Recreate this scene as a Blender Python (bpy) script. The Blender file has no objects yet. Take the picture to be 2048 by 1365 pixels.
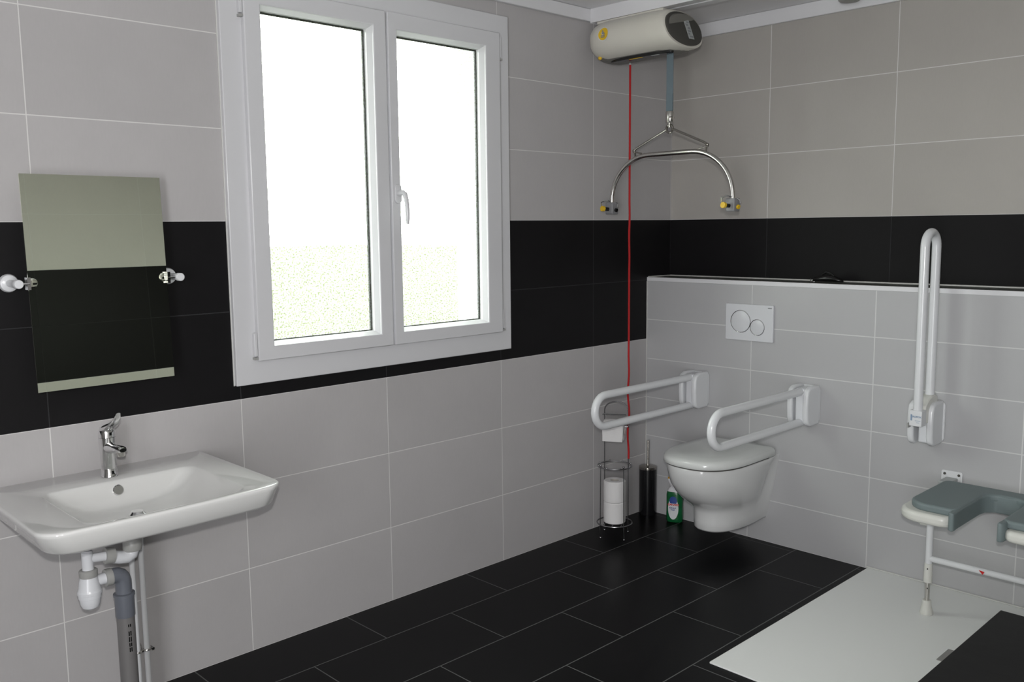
import bpy, bmesh, math, random
from mathutils import Vector, Matrix
random.seed(7)
scene = bpy.context.scene
PI = math.pi

# ------------------------------------------------------------------ camera
CAM = Vector((-3.89425, -2.82737, 1.46896))
YAW, PITCH, ROLL, FPX = 0.801344, -0.124147, -0.010946, 1816.976
Fw = Vector((math.cos(YAW)*math.cos(PITCH), math.sin(YAW)*math.cos(PITCH), math.sin(PITCH)))
R0 = Vector((math.sin(YAW), -math.cos(YAW), 0)); U0 = R0.cross(Fw)
Rt = R0*math.cos(ROLL) + U0*math.sin(ROLL); Up = -R0*math.sin(ROLL) + U0*math.cos(ROLL)
cd = bpy.data.cameras.new('camera'); cam = bpy.data.objects.new('camera', cd)
scene.collection.objects.link(cam)
M = Matrix(((Rt.x, Up.x, -Fw.x, CAM.x), (Rt.y, Up.y, -Fw.y, CAM.y), (Rt.z, Up.z, -Fw.z, CAM.z), (0, 0, 0, 1)))
cam.matrix_world = M
cd.sensor_width = 36; cd.sensor_fit = 'HORIZONTAL'; cd.lens = FPX/2048*36; cd.clip_start = .02
scene.camera = cam

# ------------------------------------------------------------------ world, light, exposure
SKY = 12.5
FLASH = 104.0
w = bpy.data.worlds.new('world'); scene.world = w; w.use_nodes = True
bg = w.node_tree.nodes['Background']
bg.inputs[0].default_value = (.93, .97, 1.0, 1); bg.inputs[1].default_value = SKY

def add_light(name, kind, loc, energy, color=(1, 1, 1), direction=None, **kw):
    d = bpy.data.lights.new(name, kind); d.energy = energy; d.color = color
    o = bpy.data.objects.new(name, d); scene.collection.objects.link(o); o.location = loc
    if direction is not None:
        o.rotation_euler = Vector(direction).to_track_quat('-Z', 'Y').to_euler()
    for k, v in kw.items(): setattr(d, k, v)
    return o
# daylight comes in through the window: a light portal guides the sky's rays through the opening
pl = add_light('window_portal', 'AREA', (-1.815, .34, 1.64), 1.0, direction=(0, -1, 0), shape='RECTANGLE', size=1.5, size_y=1.6)
pl.data.cycles.is_portal = True
# the camera's own flash, just above the lens
add_light('camera_flash', 'SPOT', CAM + Up*.11 - Fw*.02, FLASH, (1.0, .985, .96), Fw, spot_size=math.radians(115), spot_blend=.6, shadow_soft_size=.022)
# added fill lamp, out of view behind and left, to lift the far corner
add_light('added_fill_light', 'AREA', (-5.17, -3.1, 1.1), 98.0, (.97, .98, 1.0), (1, .12, -.02), shape='RECTANGLE', size=.95, size_y=2.0)
vs = scene.view_settings
vs.view_transform = 'Standard'; vs.look = 'None'; vs.gamma = 1; vs.use_curve_mapping = False
vs.exposure = 0.0

# ------------------------------------------------------------------ materials
def new_mat(name):
    m = bpy.data.materials.new(name); m.use_nodes = True
    return m, m.node_tree, m.node_tree.nodes['Principled BSDF']

def simple(name, col, rough=.4, metal=0.0, spec=.5, bump=0.0, bscale=200, coat=0.0, var=0.0, vscale=6.0):
    m, nt, b = new_mat(name)
    b.inputs['Base Color'].default_value = (*col, 1); b.inputs['Roughness'].default_value = rough
    b.inputs['Metallic'].default_value = metal; b.inputs['Specular IOR Level'].default_value = spec
    b.inputs['Coat Weight'].default_value = coat
    tc = nt.nodes.new('ShaderNodeTexCoord')
    if bump:
        n = nt.nodes.new('ShaderNodeTexNoise'); n.inputs['Scale'].default_value = bscale
        nt.links.new(tc.outputs['Object'], n.inputs['Vector'])
        bp = nt.nodes.new('ShaderNodeBump'); bp.inputs['Strength'].default_value = bump; bp.inputs['Distance'].default_value = .002
        nt.links.new(n.outputs[0], bp.inputs['Height']); nt.links.new(bp.outputs[0], b.inputs['Normal'])
    if var:
        n = nt.nodes.new('ShaderNodeTexNoise'); n.inputs['Scale'].default_value = vscale; n.inputs['Detail'].default_value = 4
        nt.links.new(tc.outputs['Object'], n.inputs['Vector'])
        r = nt.nodes.new('ShaderNodeMapRange'); r.inputs['To Min'].default_value = 1-var; r.inputs['To Max'].default_value = 1+var
        nt.links.new(n.outputs[0], r.inputs['Value'])
        mx = nt.nodes.new('ShaderNodeVectorMath'); mx.operation = 'SCALE'; mx.inputs[0].default_value = col
        nt.links.new(r.outputs[0], mx.inputs['Scale']); nt.links.new(mx.outputs[0], b.inputs['Base Color'])
    return m

def tile_mat(name, ucomp, u0, uw, v0, vh, base, grout=(.66, .65, .64), vcomp=2, bond=0.0, band=None, dark=(.0085, .0080, .0088),
             dgrout=(.03, .03, .032), gw=.003, rough=.45, drough=.5, mottle=.06, texscale=1.0, limit=None):
    m, nt, b = new_mat(name)
    N = nt.nodes; L = nt.links
    def put(sock, v):
        if isinstance(v, bpy.types.NodeSocket): L.new(v, sock)
        else: sock.default_value = v
    def ma(op, a, c=0.0, d=0.0):
        n = N.new('ShaderNodeMath'); n.operation = op
        put(n.inputs[0], a); put(n.inputs[1], c)
        if op in ('MULTIPLY_ADD',): put(n.inputs[2], d)
        return n.outputs[0]
    def mixc(f, a, c):
        n = N.new('ShaderNodeMix'); n.data_type = 'RGBA'
        put(n.inputs[0], f)
        put(n.inputs[6], a if isinstance(a, bpy.types.NodeSocket) else (*a, 1))
        put(n.inputs[7], c if isinstance(c, bpy.types.NodeSocket) else (*c, 1))
        return n.outputs[2]
    tc = N.new('ShaderNodeTexCoord'); sp = N.new('ShaderNodeSeparateXYZ'); L.new(tc.outputs['Object'], sp.inputs[0])
    U = sp.outputs[ucomp]; V = sp.outputs[vcomp]
    vs_ = ma('DIVIDE', ma('SUBTRACT', V, v0), vh); row = ma('FLOOR', vs_)
    us_ = ma('DIVIDE', ma('SUBTRACT', U, u0), uw)
    if bond: us_ = ma('ADD', us_, ma('MULTIPLY', ma('FLOORED_MODULO', row, 2.0), bond))
    fu = ma('FRACT', us_); fv = ma('FRACT', vs_)
    du = ma('MULTIPLY', ma('MINIMUM', fu, ma('SUBTRACT', 1.0, fu)), uw)
    dv = ma('MULTIPLY', ma('MINIMUM', fv, ma('SUBTRACT', 1.0, fv)), vh)
    if limit is not None: du = ma('ADD', du, ma('GREATER_THAN', U, limit))
    dmin = ma('MINIMUM', du, dv)
    g = N.new('ShaderNodeMapRange'); g.interpolation_type = 'SMOOTHSTEP'
    L.new(dmin, g.inputs['Value']); g.inputs['From Min'].default_value = gw*.35; g.inputs['From Max'].default_value = gw*.75
    g.inputs['To Min'].default_value = 1; g.inputs['To Max'].default_value = 0
    gm = g.outputs[0]
    cid = N.new('ShaderNodeCombineXYZ'); L.new(ma('FLOOR', us_), cid.inputs[0]); L.new(row, cid.inputs[1])
    wn = N.new('ShaderNodeTexWhiteNoise'); L.new(cid.outputs[0], wn.inputs['Vector'])
    # mottled stone look, shifted from tile to tile
    off = N.new('ShaderNodeVectorMath'); off.operation = 'MULTIPLY_ADD'
    L.new(wn.outputs['Color'], off.inputs[0]); off.inputs[1].default_value = (7, 7, 7); L.new(tc.outputs['Object'], off.inputs[2])
    nz = N.new('ShaderNodeTexNoise'); nz.inputs['Scale'].default_value = 3.2*texscale; nz.inputs['Detail'].default_value = 6; nz.inputs['Roughness'].default_value = .6
    L.new(off.outputs[0], nz.inputs['Vector'])
    mp = N.new('ShaderNodeMapping'); mp.inputs['Scale'].default_value = (25, 25, 4) if vcomp == 2 else (4, 25, 25)
    L.new(off.outputs[0], mp.inputs[0])
    nz2 = N.new('ShaderNodeTexNoise'); nz2.inputs['Scale'].default_value = 9; nz2.inputs['Detail'].default_value = 3
    L.new(mp.outputs[0], nz2.inputs['Vector'])
    k = ma('ADD', ma('MULTIPLY', ma('SUBTRACT', nz.outputs[0], .5), mottle*2.2), ma('MULTIPLY', ma('SUBTRACT', wn.outputs['Value'], .5), mottle*.8))
    k = ma('ADD', ma('ADD', k, ma('MULTIPLY', ma('SUBTRACT', nz2.outputs[0], .5), mottle*.9)), 1.0)
    def scaled(c, kk):
        n = N.new('ShaderNodeVectorMath'); n.operation = 'SCALE'; n.inputs[0].default_value = c; L.new(kk, n.inputs['Scale']); return n.outputs[0]
    tile_c = scaled(base, k); gr = grout; r_out = rough
    if band:
        inb = ma('MULTIPLY', ma('GREATER_THAN', V, band[0]), ma('LESS_THAN', V, band[1]))
        k2 = ma('ADD', ma('MULTIPLY', ma('SUBTRACT', k, 1.0), 3.5), 1.0)
        tile_c = mixc(inb, tile_c, scaled(dark, k2))
        gr = mixc(inb, grout, dgrout)
        rr = N.new('ShaderNodeMapRange'); L.new(inb, rr.inputs['Value']); rr.inputs['To Min'].default_value = rough; rr.inputs['To Max'].default_value = drough
        r_out = rr.outputs[0]
    L.new(mixc(gm, tile_c, gr), b.inputs['Base Color'])
    rg = ma('ADD', ma('MULTIPLY', gm, .35), r_out); L.new(rg, b.inputs['Roughness'])
    b.inputs['Specular IOR Level'].default_value = .4
    if band:
        sr_ = N.new('ShaderNodeMapRange'); L.new(inb, sr_.inputs['Value']); sr_.inputs['To Min'].default_value = .4; sr_.inputs['To Max'].default_value = .15; L.new(sr_.outputs[0], b.inputs['Specular IOR Level'])
    if vcomp == 1: b.inputs['Specular IOR Level'].default_value = .10
    bh = ma('ADD', ma('MULTIPLY', gm, -1.0), ma('MULTIPLY', nz2.outputs[0], .10))
    bh = ma('ADD', bh, ma('MULTIPLY', nz.outputs[0], .25))
    bp = N.new('ShaderNodeBump'); bp.inputs['Strength'].default_value = .35; bp.inputs['Distance'].default_value = .002
    L.new(bh, bp.inputs['Height']); L.new(bp.outputs[0], b.inputs['Normal'])
    return m

GREIGE = (.438, .424, .428)
XE, TW = -.6142, .6090
m_wall_win = tile_mat('greige_tile_window_wall', 0, XE, TW, 0, .3, GREIGE, band=(.9, 1.5))
m_wall_right = tile_mat('greige_tile_right_wall', 1, -.5541, .5931, 0, .3, (.415, .395, .37), band=(.9, 1.5))
m_box_tile = tile_mat('white_tile', 1, -.603, .5797, 0, .2, (.455, .455, .465), grout=(.62, .62, .62), gw=.004, rough=.28, mottle=.02, limit=-.3)
m_ledge = tile_mat('dark_ledge_tile', 1, -.5541, .5931, -5, 10, (.085, .085, .075), grout=(.2, .12, .12), vcomp=0, gw=.003, rough=.3)
m_shower_wall = tile_mat('greige_tile_shower_wall', 0, -2.25, TW, 0, .3, (.60, .58, .56), band=(.9, 1.5))
m_floor = tile_mat('black_floor_tile', 0, -.235, .6054, -.258-.3*20, .3, (.0042, .0042, .0047), vcomp=1, bond=.5,
                   grout=(.12, .12, .12), gw=.0035, rough=.33, mottle=.25)
m_slate = simple('black_slate', (.007, .007, .0072), .5, spec=.2, var=.35, vscale=7, bump=.25, bscale=25)
m_plaster = simple('white_plaster', (.76, .755, .77), .6, bump=.05)
m_plaster2 = simple('cream_plaster', (.62, .60, .57), .7, bump=.05)
m_trim = simple('white_trim', (.70, .70, .72), .35)
m_pvc = simple('white_pvc', (.61, .61, .63), .25)
m_gasket = simple('grey_gasket', (.02, .022, .02), .5)
m_seal = simple('white_sealant', (.6, .6, .58), .45)
m_tray = simple('white_resin', (.80, .81, .80), .38, bump=.03, bscale=300)
m_ceramic = simple('white_ceramic', (.70, .70, .69), .07, coat=.4)
m_ceramic2 = simple('white_ceramic_toilet', (.66, .665, .665), .09, coat=.4)
m_lid = simple('white_lid_plastic', (.66, .675, .665), .16)
m_chrome = simple('chrome', (.74, .74, .74), .07, metal=1)
m_steel = simple('brushed_steel', (.62, .60, .57), .22, metal=1)
m_steel_dark = simple('dark_steel', (.36, .34, .31), .2, metal=1)
m_wire = simple('chrome_wire', (.38, .38, .39), .25, metal=1)
m_white = simple('white_enamel', (.70, .71, .73), .2)
m_whitep = simple('white_plastic', (.66, .67, .70), .25)
m_hoist = simple('cream_housing', (.62, .60, .54), .42)
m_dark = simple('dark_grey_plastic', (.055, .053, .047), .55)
m_under = simple('grey_plastic_shell', (.16, .155, .14), .45)
m_greyplastic = simple('grey_hook_plastic', (.22, .22, .23), .4)
m_black = simple('black_plastic', (.008, .008, .008), .25)
m_black_metal = simple('black_lacquer', (.007, .007, .008), .25)
m_yellow = simple('yellow_plastic', (.75, .48, .02), .35)
m_red = simple('red_cord', (.42, .006, .008), .7, bump=.4, bscale=500)
m_redmark = simple('red_sticker', (.55, .01, .01), .4)
m_strap = simple('blue_grey_strap', (.13, .17, .195), .8, bump=.4, bscale=700)
m_pipe = simple('grey_pvc_pipe', (.16, .155, .155), .35)
m_pipe2 = simple('blue_grey_pvc_fitting', (.135, .145, .17), .3)
m_nut = simple('grey_nut', (.34, .34, .33), .4)
m_cushion = simple('teal_grey_foam', (.165, .205, .21), .55, bump=.08, bscale=400)
m_shell = simple('offwhite_plastic', (.66, .66, .62), .35)
m_paper = simple('tissue_paper', (.72, .71, .71), .95, bump=.5, bscale=120)
m_green = simple('green_bottle_plastic', (.008, .11, .035), .25, var=.3, vscale=30)
m_cap = simple('cap_white', (.68, .68, .70), .3)
m_orange = simple('orange_cap', (.60, .32, .02), .35)
m_label = simple('white_label', (.68, .70, .72), .35)
m_blue = simple('blue_print', (.03, .07, .28), .4)
m_redprint = simple('red_print', (.60, .02, .02), .4)
m_greymark = simple('grey_print', (.24, .25, .26), .5)
m_bluemark = simple('pale_blue_print', (.22, .30, .42), .5)
m_labelgrey = simple('pale_grey_label', (.40, .42, .42), .4)
m_mirror, nt, b = new_mat('mirror_silver')
b.inputs['Base Color'].default_value = (.90, .93, .80, 1); b.inputs['Metallic'].default_value = 1; b.inputs['Roughness'].default_value = .01

def glass_mat():
    m = bpy.data.materials.new('hammered_window_glass'); m.use_nodes = True; nt = m.node_tree; nt.nodes.clear()
    N = nt.nodes; L = nt.links
    out = N.new('ShaderNodeOutputMaterial'); tc = N.new('ShaderNodeTexCoord')
    mp = N.new('ShaderNodeMapping'); mp.inputs['Scale'].default_value = (1, .2, 1); L.new(tc.outputs['Object'], mp.inputs[0])
    v = N.new('ShaderNodeTexNoise'); v.inputs['Scale'].default_value = 170; v.inputs['Detail'].default_value = 2; L.new(mp.outputs[0], v.inputs['Vector'])
    cr = N.new('ShaderNodeValToRGB'); L.new(v.outputs[0], cr.inputs[0])
    cr.color_ramp.elements[0].position = .32; cr.color_ramp.elements[0].color = (.56, .60, .44, 1)
    cr.color_ramp.elements[1].position = .56; cr.color_ramp.elements[1].color = (.97, .98, .97, 1)
    tr = N.new('ShaderNodeBsdfTransparent'); L.new(cr.outputs[0], tr.inputs[0])
    tl = N.new('ShaderNodeBsdfTranslucent'); tl.inputs[0].default_value = (.95, .97, .95, 1)
    mx = N.new('ShaderNodeMixShader'); mx.inputs[0].default_value = .012; L.new(tr.outputs[0], mx.inputs[1]); L.new(tl.outputs[0], mx.inputs[2])
    gl = N.new('ShaderNodeBsdfGlossy'); gl.inputs['Roughness'].default_value = .25
    bp = N.new('ShaderNodeBump'); bp.inputs['Strength'].default_value = .6; bp.inputs['Distance'].default_value = .002
    L.new(v.outputs[0], bp.inputs['Height']); L.new(bp.outputs[0], gl.inputs['Normal'])
    m2 = N.new('ShaderNodeMixShader'); m2.inputs[0].default_value = .05; L.new(mx.outputs[0], m2.inputs[1]); L.new(gl.outputs[0], m2.inputs[2])
    L.new(m2.outputs[0], out.inputs[0])
    return m
m_glass = glass_mat()
m_lawn = simple('sunlit_lawn', (.070, .075, .046), .9, var=.35, vscale=1.5)

# ------------------------------------------------------------------ helpers
def box(bm, lo, hi):
    c = [(x, y, z) for x in (lo[0], hi[0]) for y in (lo[1], hi[1]) for z in (lo[2], hi[2])]
    v = [bm.verts.new(p) for p in c]
    for f in ((0, 1, 3, 2), (4, 6, 7, 5), (0, 4, 5, 1), (2, 3, 7, 6), (0, 2, 6, 4), (1, 5, 7, 3)):
        bm.faces.new([v[i] for i in f])

def loft(bm, rings, cap0=True, cap1=True, closed=True):
    vr = [[bm.verts.new(p) for p in r] for r in rings]
    n = len(vr[0])
    for a, c in zip(vr, vr[1:]):
        for i in range(n if closed else n-1):
            j = (i+1) % n
            bm.faces.new((a[i], a[j], c[j], c[i]))
    if cap0: bm.faces.new(list(reversed(vr[0])))
    if cap1: bm.faces.new(vr[-1])
    return vr

def tube(bm, pts, r, seg=12, closed=False, cap=True):
    pts = [Vector(p) for p in pts]; n = len(pts)
    rs = r if isinstance(r, (list, tuple)) else [r]*n
    tang = []
    for i in range(n):
        if closed: t = pts[(i+1) % n]-pts[i-1]
        else: t = pts[min(i+1, n-1)]-pts[max(i-1, 0)]
        tang.append(t.normalized())
    ref = Vector((0, 0, 1)) if abs(tang[0].z) < .9 else Vector((1, 0, 0))
    nrm = (ref - tang[0]*ref.dot(tang[0])).normalized(); rings = []
    for i in range(n):
        nrm = (nrm - tang[i]*nrm.dot(tang[i])).normalized(); bi = tang[i].cross(nrm)
        rings.append([pts[i]+(nrm*math.cos(2*PI*k/seg)+bi*math.sin(2*PI*k/seg))*rs[i] for k in range(seg)])
    if closed: rings.append(rings[0])
    vr = [[bm.verts.new(p) for p in rg] for rg in (rings[:-1] if closed else rings)]
    if closed: vr.append(vr[0])
    for a, c in zip(vr, vr[1:]):
        for i in range(seg):
            j = (i+1) % seg; bm.faces.new((a[i], a[j], c[j], c[i]))
    if cap and not closed:
        bm.faces.new(list(reversed(vr[0]))); bm.faces.new(vr[-1])

def lathe(bm, base, prof, axis=(0, 0, 1), seg=24, sx=1.0, sy=1.0):
    ax = Vector(axis).normalized(); ref = Vector((1, 0, 0)) if abs(ax.x) < .9 else Vector((0, 1, 0))
    a = (ref-ax*ref.dot(ax)).normalized(); c = ax.cross(a); base = Vector(base)
    loft(bm, [[base+ax*h+(a*math.cos(2*PI*k/seg)*sx+c*math.sin(2*PI*k/seg)*sy)*max(r, 1e-4) for k in range(seg)] for r, h in prof])

def ball(bm, c, r, seg=10):
    lathe(bm, c, [(r*math.sin(PI*k/seg), -r*math.cos(PI*k/seg)) for k in range(seg+1)], seg=seg*2)

def prism(bm, outline, z0, z1, axis=2):
    def mk(p, z):
        if axis == 2: return (p[0], p[1], z)
        if axis == 0: return (z, p[0], p[1])
        return (p[0], z, p[1])
    a = [bm.verts.new(mk(p, z0)) for p in outline]; c = [bm.verts.new(mk(p, z1)) for p in outline]
    n = len(outline)
    for i in range(n):
        j = (i+1) % n; bm.faces.new((a[i], a[j], c[j], c[i]))
    bm.faces.new(list(reversed(a))); bm.faces.new(c)

def arc(c, r, a0, a1, n, f=lambda x, y: (x, y)):
    return [f(c[0]+r*math.cos(a0+(a1-a0)*i/n), c[1]+r*math.sin(a0+(a1-a0)*i/n)) for i in range(n+1)]

def rrect(x0, x1, y0, y1, r, seg=6):
    r = min(r, (x1-x0)/2-1e-5, (y1-y0)/2-1e-5); o = []
    for cx, cy, a in ((x1-r, y0+r, -PI/2), (x1-r, y1-r, 0), (x0+r, y1-r, PI/2), (x0+r, y0+r, PI)):
        o += arc((cx, cy), r, a, a+PI/2, seg)
    return o

ORIGIN = {}
def emit(name, bm, mat, parent=None, bevel=0, seg=2, sharp=40, smooth=True):
    org = ORIGIN.get(parent.name, Vector((0, 0, 0))) if parent else Vector((0, 0, 0))
    bmesh.ops.recalc_face_normals(bm, faces=bm.faces)
    if org.length: bmesh.ops.translate(bm, vec=-org, verts=bm.verts)
    me = bpy.data.meshes.new(name); bm.to_mesh(me); bm.free()
    me.materials.append(mat)
    if smooth:
        me.polygons.foreach_set('use_smooth', [True]*len(me.polygons)); me.set_sharp_from_angle(angle=math.radians(sharp))
    o = bpy.data.objects.new(name, me); scene.collection.objects.link(o)
    if parent:
        o.parent = parent; ORIGIN[o.name] = org
    if bevel:
        md = o.modifiers.new('bevel', 'BEVEL'); md.width = bevel; md.segments = seg; md.limit_method = 'ANGLE'; md.angle_limit = math.radians(40)
        md.harden_normals = False
        me.polygons.foreach_set('use_smooth', [True]*len(me.polygons))
    return o

def B(name, mat, parent, lo, hi, bevel=0, **k):
    bm = bmesh.new(); box(bm, lo, hi); return emit(name, bm, mat, parent, bevel, **k)

def thing(name, loc, label, cat, group=None):
    o = bpy.data.objects.new(name, None); scene.collection.objects.link(o); o.location = loc; o.empty_display_size = .05
    o['label'] = label; o['category'] = cat
    if group: o['group'] = group
    ORIGIN[o.name] = Vector(loc); return o

def tag(o, label, cat, group=None):
    o['label'] = label; o['category'] = cat
    if group: o['group'] = group
    return o

def struct(o): o['kind'] = 'structure'; return o

def text(name, s, size, mat, parent, pos, xdir, zdir, thick=.0006, align='CENTER'):
    cu = bpy.data.curves.new(name, 'FONT'); cu.body = s; cu.size = size; cu.extrude = thick; cu.align_x = align; cu.align_y = 'CENTER'; cu.offset = size*.03
    t = bpy.data.objects.new(name+'_tmp', cu); scene.collection.objects.link(t)
    dg = bpy.context.evaluated_depsgraph_get(); me = bpy.data.meshes.new_from_object(t.evaluated_get(dg))
    bpy.data.objects.remove(t)
    X = Vector(xdir).normalized(); Z = Vector(zdir).normalized(); Nn = X.cross(Z)
    mt = Matrix(((X.x, Z.x, Nn.x, pos[0]), (X.y, Z.y, Nn.y, pos[1]), (X.z, Z.z, Nn.z, pos[2]), (0, 0, 0, 1)))
    me.transform(mt)
    org = ORIGIN.get(parent.name, Vector((0, 0, 0))) if parent else Vector((0, 0, 0))
    me.transform(Matrix.Translation(-org)); me.materials.clear(); me.materials.append(mat)
    o = bpy.data.objects.new(name, me); scene.collection.objects.link(o); o.parent = parent
    return o

# ------------------------------------------------------------------ room shell
ZC = 2.45
def wall_with_hole():
    bm = bmesh.new(); x0, x1, y0, y1 = -5.3, .25, 0, .27
    hx0, hx1, hz0, hz1 = -2.42, -1.21, .985, 2.30
    for lo, hi in (((x0, y0, -.02), (hx0, y1, ZC+.05)), ((hx1, y0, -.02), (x1, y1, ZC+.05)), ((hx0, y0, -.02), (hx1, y1, hz0)), ((hx0, y0, hz1), (hx1, y1, ZC+.05))):
        box(bm, lo, hi)
    return bm
struct(emit('wall_window', wall_with_hole(), m_wall_win, smooth=False))
struct(B('wall_right', m_wall_right, None, (0, -4.1, -.02), (.2, 0, ZC+.05), smooth=False))
struct(B('wall_left', m_plaster2, None, (-5.4, -4.1, -.02), (-5.2, 0, ZC+.05), smooth=False))
struct(B('wall_back', m_plaster2, None, (-5.4, -4.2, -.02), (.2, -4.0, ZC+.05), smooth=False))
struct(B('wall_shower', m_shower_wall, None, (-2.30, -2.66, 0), (0, -2.54, ZC), smooth=False))
struct(B('floor', m_floor, None, (-5.3, -4.1, -.15), (.1, .1, 0), smooth=False))
struct(B('ceiling', m_plaster, None, (-5.3, -4.1, ZC), (.1, .1, ZC+.12), smooth=False))
XB, ZT = -.1985, 1.212
struct(B('wall_ledge', m_box_tile, None, (XB, -2.54, 0), (-.0005, 0, ZT-.004), smooth=False))
B_ledge = struct(B('trim_1', m_ledge, None, (XB+.004, -2.5395, ZT-.004), (-.002, -.002, ZT+.001), smooth=False))
struct(B('trim_2', m_trim, None, (XB-.0035, -2.5395, ZT-.018), (XB+.006, -.0005, ZT+.0025), bevel=.002))
struct(B('trim_3', m_seal, None, (-.010, -2.5395, ZT-.002), (-.0005, -.003, ZT+.006), bevel=.002))
struct(B('trim_4', m_seal, None, (XB+.006, -.006, ZT-.002), (-.009, -.0005, ZT+.006), bevel=.002))
struct(B('trim_5', m_seal, None, (XB-.004, -.004, 0), (XB-.0003, -.0003, ZT-.018), smooth=False))
# white cornice strips under the ceiling
struct(B('trim_6', m_trim, None, (-5.2, -.018, 2.394), (-.0185, -.0005, ZC-.0005), bevel=.003))
struct(B('trim_7', m_trim, None, (-.018, -2.539, 2.385), (-.0005, -.0185, ZC-.0005), bevel=.003))

# outside: a sunlit lawn beyond the window
lawn = bmesh.new(); box(lawn, (-60, .35, -.45), (60, 90, -.35))
lo = emit('lawn', lawn, m_lawn, smooth=False); tag(lo, 'pale green lawn seen blurred through the textured window glass', 'lawn'); lo['kind'] = 'stuff'

# ------------------------------------------------------------------ window
win = struct(bpy.data.objects.new('window_1', None)); scene.collection.objects.link(win)
WX0, WX1, WZ0, WZ1 = -2.463, -1.178, .948, 2.338
SX0, SX1, SZ0, SZ1 = -2.388, -1.243, 1.028, 2.262
def frame(bm, x0, x1, z0, z1, ix0, ix1, iz0, iz1, y0, y1, iy=None):
    """mitred ring; the front inner edge may be set back (iy) to give a sloping bead"""
    def ring(a, c, e, f, y): return [(a, y, e), (c, y, e), (c, y, f), (a, y, f)]
    iy = y0 if iy is None else iy
    rs = [ring(x0, x1, z0, z1, y1), ring(x0, x1, z0, z1, y0), ring(ix0, ix1, iz0, iz1, iy), ring(ix0, ix1, iz0, iz1, y1)]
    vr = [[bm.verts.new(p) for p in r] for r in rs]; vr.append(vr[0])
    for a, c in zip(vr, vr[1:]):
        for i in range(4):
            j = (i+1) % 4; bm.faces.new((a[i], a[j], c[j], c[i]))
bm = bmesh.new(); frame(bm, WX0, WX1, WZ0, WZ1, SX0+.012, SX1-.012, SZ0+.012, SZ1-.012, -.020, .0); 
frame(bm, -2.42+.0005, -1.21-.0005, .985+.0005, 2.30-.0005, SX0+.025, SX1-.025, SZ0+.025, SZ1-.025, .0, .07)
emit('window_frame', bm, m_pvc, win, bevel=.003)
bm = bmesh.new(); 
for a, c in ((WX0-.003, WX0), (WX1, WX1+.003)): box(bm, (a, -.004, WZ0), (c, -.0003, WZ1))
emit('sealant', bm, m_seal, win, smooth=False)
def sash(x0, x1, gx0, gx1, gz0, gz1):
    bm = bmesh.new(); frame(bm, x0, x1, SZ0, SZ1, gx0-.012, gx1+.012, gz0-.012, gz1+.012, -.040, .018)
    s = emit('sash', bm, m_pvc, win, bevel=.004)
    bm = bmesh.new(); frame(bm, gx0-.0125, gx1+.0125, gz0-.0125, gz1+.0125, gx0, gx1, gz0, gz1, -.034, .017, -.012)
    emit('glazing_bead', bm, m_pvc, s, smooth=False)
    bm = bmesh.new(); box(bm, (gx0-.004, .002, gz0-.004), (gx1+.004, .004, gz1+.004))
    emit('pane', bm, m_glass, s, smooth=False)
    bm = bmesh.new(); frame(bm, gx0-.008, gx1+.008, gz0-.008, gz1+.008, gx0+.007, gx1-.007, gz0+.004, gz1-.006, .0045, .012)
    emit('gasket', bm, m_gasket, s, smooth=False)
    return s
sl = sash(SX0, -1.820, -2.315, -1.889, 1.088, 2.192)
sr = sash(-1.812, SX1, -1.759, -1.337, 1.088, 2.188)
bm = bmesh.new(); frame(bm, -2.4195, -1.2105, .9855, 2.2995, -2.405, -1.225, 1.0, 2.285, .071, .275)
emit('reveal_lining', bm, m_trim, win, smooth=False)
# handle
bm = bmesh.new(); prism(bm, rrect(-1.802, -1.772, 1.565, 1.635, .012), -.048, -.040, axis=1); 
hb = emit('handle_rose', bm, m_pvc, sr, bevel=.002)
bm = bmesh.new(); lathe(bm, (-1.787, -.046, 1.603), [(.011, 0), (.011, .02), (.0095, .028)], axis=(0, -1, 0), seg=16)
tube(bm, [(-1.787, -.070, 1.606), (-1.786, -.084, 1.598), (-1.785, -.092, 1.575), (-1.785, -.096, 1.545), (-1.785, -.097, 1.510), (-1.785, -.095, 1.487)], [.010, .0105, .009, .0085, .008, .006], seg=12)
emit('handle', bm, m_pvc, sr)
# hinges
for x, z0, z1, s, sgn in ((SX0, 1.045, 1.125, sl, -1), (SX0, 2.170, 2.25, sl, -1), (SX1, 1.045, 1.125, sr, 1), (SX1, 2.165, 2.245, sr, 1)):
    bm = bmesh.new(); prism(bm, rrect(x-.013 if sgn < 0 else x+.001, x-.001 if sgn < 0 else x+.009, z0, z1, .004), -.036, -.0203, axis=1)
    h = emit('hinge', bm, m_pvc, s, bevel=.002)
    bm = bmesh.new(); box(bm, (min(x, x+.014*sgn), -.0375, z0-.012), (max(x, x+.014*sgn), -.0203, z0-.004)); emit('hinge_pin', bm, m_nut, h, smooth=False)
# exterior sill
struct(B('trim_8', m_trim, None, (-2.44, .272, .94), (-1.19, .34, .97)))

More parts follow.
